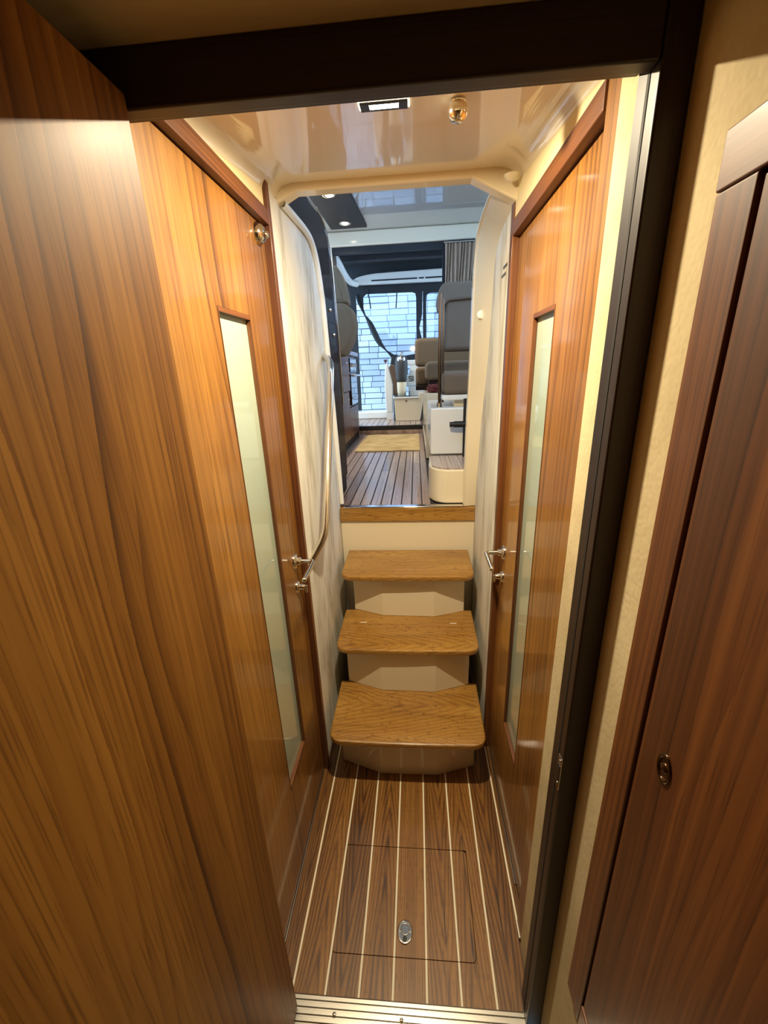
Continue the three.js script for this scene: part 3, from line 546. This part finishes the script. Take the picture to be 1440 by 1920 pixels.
{
  const n = 24, m = 30, g = plain(new THREE.PlaneGeometry(0.505, 0.85, n, m).rotateX(-Math.PI / 2)), p = g.attributes.position;
  const b = B(-0.2525, 0.2525, 0, 0.006, -0.425, 0.425, 0.003, 2).translate(0, 0, 0);
  for (let i = 0; i < p.count; i++) p.setY(i, 0.0075 + 0.0016 * Math.sin(p.getX(i) * 31 + 4 * Math.sin(p.getZ(i) * 9)) * Math.sin(p.getZ(i) * 17));
  g.computeVertexNormals();
  const r = mesh('rug', merge([g, b]).translate(-0.228, FY + 0.0005, -3.575), M.rug); tag(r, 'beige woven mat lying on the saloon floor before the cockpit step', 'rug');
}

// ------------------------------------------------------------------ cockpit and what lies behind
{
  const f = new THREE.Group(); f.name = numbered('floor'); scene.add(f); struct(f, 'pale teak cockpit floor behind the black sill', 'floor');
  mesh('subfloor', B(-1.0, 1.0, 0.88, 0.939, -4.95, -4.0765), M.seam, f);
  for (let k = 0; k < 18; k++) { const x0 = -0.72 + k * 0.055; mesh('plank', plankUV(B(x0 + 0.002, x0 + 0.053, 0.938, 0.945, -4.94, -4.0765), k, x0, x0 + 0.055), M.deck, f); }
  struct(mesh('trim_8', merge([B(-1.0, -0.31, 0.9455, 1.022, -4.92, -4.70, 0.012, 2)]), M.gelWhite), 'white cockpit gunwale below the open canvas', 'gunwale');
  struct(mesh('ceiling', merge([B(-1.0, 1.0, 2.515, 2.56, -4.92, -4.161), B(-1.0, 1.0, 2.455, 2.514, -4.53, -4.47, 0.012, 2), B(-1.0, 1.0, 2.336, 2.514, -4.92, -4.89)]), M.liner), 'dark navy headlining of the cockpit hardtop with a rib', 'ceiling');
}
{
  const h = group('hardtop_frame', 'white hardtop frame with dark vent slots over the cockpit', 'frame');
  const s = new THREE.Shape(); s.moveTo(-0.66, 2.315); s.lineTo(0.95, 2.305); s.lineTo(0.95, 2.43); s.quadraticCurveTo(0.2, 2.425, -0.4, 2.412); s.quadraticCurveTo(-0.6, 2.4, -0.64, 2.36); s.closePath();
  mesh('aft_beam', extZ(s, -4.86, -4.8, 0.008), M.gelWhite, h);
  mesh('side_beam', tube([[-0.735, 2.47, -4.2], [-0.715, 2.44, -4.35], [-0.69, 2.37, -4.6], [-0.66, 2.335, -4.76], [-0.6, 2.325, -4.82]], 0.03, 30, 12), M.gelWhite, h);
  for (const [a, b] of [[-0.45, 0.028], [0.044, 0.096], [0.112, 0.5]]) mesh('vent_slot', B(a, b, 2.338, 2.352, -4.8, -4.796, 0.002), M.black, h);
}
{
  const c = group('cockpit_canvas', 'dark navy canvas enclosure with clear windows closing off the cockpit', 'canvas');
  const Z0 = -4.9;
  mesh('top_band', B(-1.0, 1.0, 2.238, 2.335, Z0 - 0.004, Z0 + 0.002, 0.002), M.navy, c);
  mesh('left_panel', B(-1.0, -0.632, 1.023, 2.24, Z0 - 0.004, Z0 + 0.002, 0.002), M.navy, c);
  const left = [[-0.62, 2.164], [-0.546, 2.019], [-0.494, 1.883], [-0.429, 1.75], [-0.337, 1.669], [-0.262, 1.582]];
  const s = new THREE.Shape(); s.moveTo(-0.631, 2.245); s.splineThru(left.map((p) => new THREE.Vector2(...p))); s.lineTo(-0.05, 1.53); s.lineTo(0.082, 1.54); s.lineTo(0.075, 1.77); s.lineTo(0.046, 1.88); s.lineTo(0.078, 2.02); s.lineTo(0.083, 2.245); s.closePath();
  const hole = [[-0.517, 2.24], [-0.03, 2.234], [0.005, 2.222], [0.014, 2.18], [0.013, 1.666], [-0.006, 1.62], [-0.112, 1.606], [-0.243, 1.622], [-0.319, 1.672], [-0.364, 1.747], [-0.418, 1.864], [-0.473, 1.968], [-0.535, 2.035], [-0.556, 2.1], [-0.553, 2.21]];
  const hp = new THREE.Path(); hole.forEach(([a, b], i) => (i ? hp.lineTo(a, b) : hp.moveTo(a, b))); hp.closePath(); s.holes.push(hp);
  mesh('door_panel', extZ(s, Z0 - 0.009, Z0 - 0.0045), M.navy, c);
  mesh('clear_window', extZ(poly(hole), Z0 - 0.0072, Z0 - 0.0066), M.vinyl, c, 'clear window with rounded corners');
  const s2 = poly([[0.085, 2.245], [1.0, 2.245], [1.0, 1.5], [0.085, 1.5]]); s2.holes.push(roundRect(0.122, 0.7, 1.66, 2.218, 0.05, THREE.Path));
  mesh('window_panel', extZ(s2, Z0 - 0.009, Z0 - 0.0045), M.navy, c);
  mesh('clear_window', extZ(roundRect(0.122, 0.7, 1.66, 2.218, 0.05), Z0 - 0.0072, Z0 - 0.0066), M.vinyl, c);
  // folded edge of the open canvas door, drawn aside
  const a = [[-0.633, 2.242], ...left], b = [[-0.61, 2.236], [-0.572, 2.094], [-0.534, 2.029], [-0.473, 1.968], [-0.418, 1.864], [-0.364, 1.747], [-0.319, 1.668], [-0.25, 1.604]];
  const ca = new THREE.CatmullRomCurve3(a.map(([x, y]) => V(x, y, 0))), cb = new THREE.CatmullRomCurve3(b.map(([x, y]) => V(x, y, 0))), N = 28, K = 6, pos = [], idx = [];
  for (let i = 0; i <= N; i++) { const p = ca.getPointAt(i / N), q = cb.getPointAt(i / N); for (let k = 0; k <= K; k++) { const r = p.clone().lerp(q, k / K); pos.push(r.x, r.y, Z0 + 0.004 + 0.022 * Math.sin(Math.PI * k / K) * (0.5 + 0.5 * Math.sin(Math.PI * i / N)) + 0.005 * Math.sin(k * 2.2 + i * 0.2)); } }
  for (let i = 0; i < N; i++) for (let k = 0; k < K; k++) { const t = i * (K + 1) + k, u = t + K + 1; idx.push(t, u, t + 1, u, u + 1, t + 1); }
  const g = new THREE.BufferGeometry(); g.setAttribute('position', new THREE.Float32BufferAttribute(pos, 3)); g.setIndex(idx); g.computeVertexNormals();
  const gb = g.clone(); gb.setIndex([...idx].reverse()); gb.translate(0, 0, -0.003); gb.computeVertexNormals();
  mesh('folded_edge', merge([g, gb]), M.navy, c, 'folded canvas edge hanging diagonally');
  for (const [x0, y0, x1, y1] of [[-0.506, 2.285, -0.476, 2.095], [-0.19, 2.285, -0.204, 2.09]]) mesh('strap', tube([[x0, y0, Z0 + 0.008], [(x0 + x1) / 2 + 0.004, (y0 + y1) / 2, Z0 + 0.014], [x1, y1, Z0 + 0.01]], 0.006, 12, 8), M.navy, c);
}
{
  const g = group('transom_gate', 'white moulded gate post with a brown knob beside the open canvas', 'gate post');
  mesh('post', extZ(poly([[-0.333, 1.30], [-0.322, 1.49], [-0.316, 1.522], [-0.292, 1.522], [-0.246, 1.31], [-0.25, 1.0225], [-0.322, 1.0225], [-0.33, 1.1]]), -4.66, -4.58, 0.01), M.gelWhite, g);
  mesh('foot', B(-0.32, -0.252, 0.9455, 1.022, -4.66, -4.58), M.gelWhite, g);
  mesh('knob', merge([cyl(0.006, 0.006, 0.02, 10).translate(-0.318, 1.531, -4.62), cyl(0.02, 0.017, 0.024, 16).translate(-0.318, 1.553, -4.62)]), SM({ color: 0x5a3b33, roughness: 0.5 }), g);
}
{
  const s = group('cockpit_locker', 'cream moulded cockpit locker with grey well and open top', 'locker');
  const o = new THREE.Shape(); o.moveTo(-0.212, 0.9455); o.lineTo(0.04, 0.9455); o.lineTo(0.07, 1.116); o.lineTo(0.085, 1.228); o.lineTo(0.034, 1.228); o.lineTo(0.024, 1.18); o.lineTo(-0.226, 1.18); o.closePath();
  mesh('body', extZ(o, -4.44, -4.40, 0.006), M.gel, s);
  mesh('lip', B(-0.235, 0.028, 1.176, 1.19, -4.44, -4.385, 0.005, 2), M.gelWhite, s);
  mesh('well', B(-0.235, 0.3, 0.95, 1.185, -4.75, -4.441), SM({ color: 0x55534f, roughness: 0.8 }), s, 'dark grey open well');
  mesh('well_divider', B(-0.07, -0.064, 1.1855, 1.24, -4.65, -4.5), SM({ color: 0x3e3d3a, roughness: 0.8 }), s);
  mesh('latch', cyl(0.008, 0.008, 0.01, 12).rotateX(Math.PI / 2).translate(-0.1, 1.15, -4.396), M.bronze, s);
}
{
  const bs = new THREE.Shape(); bs.moveTo(-0.285, 1.492); bs.quadraticCurveTo(-0.262, 1.53, -0.228, 1.505); bs.quadraticCurveTo(-0.185, 1.44, -0.178, 1.36); bs.lineTo(-0.19, 1.19); bs.lineTo(-0.25, 1.19); bs.quadraticCurveTo(-0.244, 1.34, -0.285, 1.46); bs.closePath();
  tag(mesh('cockpit_cushion', extZ(bs, -4.77, -4.665, 0.014), SM({ color: 0x6d5644, roughness: 0.95 })), 'brown cushion leaning against the white gate post', 'cushion');
  const f = group('fender', 'dark grey cylindrical fender with silver end standing in the cockpit', 'fender');
  mesh('cover', lathe([[0, 1.335], [0.045, 1.335], [0.058, 1.37], [0.067, 1.46], [0.066, 1.54], [0.052, 1.585], [0, 1.59]], 26).translate(-0.148, 0, -4.54), M.fender, f);
  mesh('bottom_band', lathe([[0, 1.187], [0.04, 1.187], [0.048, 1.24], [0.05, 1.334], [0, 1.334]], 24).translate(-0.148, 0, -4.54), SM({ color: 0xcdbf9f, roughness: 0.6 }), f);
  mesh('end_cap', merge([lathe([[0.046, 0], [0.047, 0.008], [0.038, 0.028], [0.02, 0.04], [0, 0.043]], 24).rotateX(0.8).translate(-0.148, 1.558, -4.515), plain(new THREE.TorusGeometry(0.016, 0.006, 8, 18)).translate(-0.14, 1.61, -4.50)]), M.alu, f, 'silver end cap with eye');
  const drape = new THREE.Shape(); drape.moveTo(-0.262, 1.60); drape.lineTo(-0.20, 1.60); drape.lineTo(-0.205, 1.47); drape.lineTo(-0.235, 1.46); drape.lineTo(-0.278, 1.52); drape.closePath();
  tag(mesh('canvas_bundle', extZ(drape, -4.86, -4.80, 0.012), M.navy), 'gathered end of dark canvas behind the fender', 'canvas');
  const t = group('transom_board', 'white sloping transom board with dark lettering SI', 'board');
  mesh('board', extZ(poly([[-0.124, 1.294], [0.5, 1.285], [0.5, 1.452], [-0.058, 1.452]]), -4.69, -4.65, 0.004), M.gelWhite, t);
  mesh('top_rail', B(-0.1, 0.5, 1.50, 1.553, -4.74, -4.69, 0.012, 2), M.gelWhite, t);
  mesh('rail_support', B(-0.06, 0.5, 1.4525, 1.4995, -4.72, -4.68), M.gelWhite, t);
  mesh('rest', B(-0.08, 0.5, 1.186, 1.284, -4.74, -4.66), M.gelWhite, t);
  const S = [[0.03, 0.04], [0.022, 0.049], [0.01, 0.049], [0.003, 0.041], [0.004, 0.031], [0.014, 0.026], [0.025, 0.021], [0.029, 0.012], [0.022, 0.002], [0.009, 0.001], [0.001, 0.010]];
  mesh('letter', tube(S.map(([a, b]) => [-0.073 + a, 1.338 + b, -4.6485]), 0.0046, 50, 6, 0.5), M.ink, t, 'letter S');
  mesh('letter', B(-0.033, -0.0235, 1.336, 1.391, -4.651, -4.646), M.ink, t, 'letter I');
}
// painted brick wall outside
{
  const w = new THREE.Group(); w.name = numbered('wall_far'); scene.add(w); struct(w, 'white painted brick wall outside the boat in cool daylight', 'brick wall');
  mesh('mortar', B(-5, 5, -1.2, 5, -6.2, -5.945), M.mortar, w);
  const geos = [0, 1, 2, 3].map((i) => { const g = B(-0.1215, 0.1215, -0.0345, 0.0345, -0.03, 0.03, 0.006, 1), p = g.attributes.position; for (let k = 0; k < p.count; k++) if (p.getZ(k) > 0.01) p.setZ(k, p.getZ(k) + 0.004 * (hash(Math.round(p.getX(k) * 50), Math.round(p.getY(k) * 90), i) - 0.5)); g.computeVertexNormals(); return g; });
  const half = B(-0.06, 0.06, -0.0345, 0.0345, -0.03, 0.03, 0.006, 1), ms = [M.brickA, M.brickB, M.brickC];
  for (let j = 0; j < 24; j++) {
    const y = 0.83 + j * 0.075; let x = -1.35 - (j % 2) * 0.125 + (rnd() - 0.5) * 0.05;
    while (x < 0.75) {
      const h = rnd() < 0.16, L = h ? 0.126 : 0.2485;
      const b = mesh('brick', h ? half : geos[Math.floor(rnd() * 4)], ms[Math.floor(rnd() * 3)], w);
      b.position.set(x + L / 2, y + (rnd() - 0.5) * 0.004, -5.955 + (rnd() - 0.5) * 0.014); b.rotation.z = (rnd() - 0.5) * 0.012; x += L;
    }
  }
  struct(mesh('floor', B(-8, 8, -1.3, -1.2, -6.2, 8), M.ground), 'grey concrete ground outside below the boat', 'ground');
}
renderer.render(scene, camera);
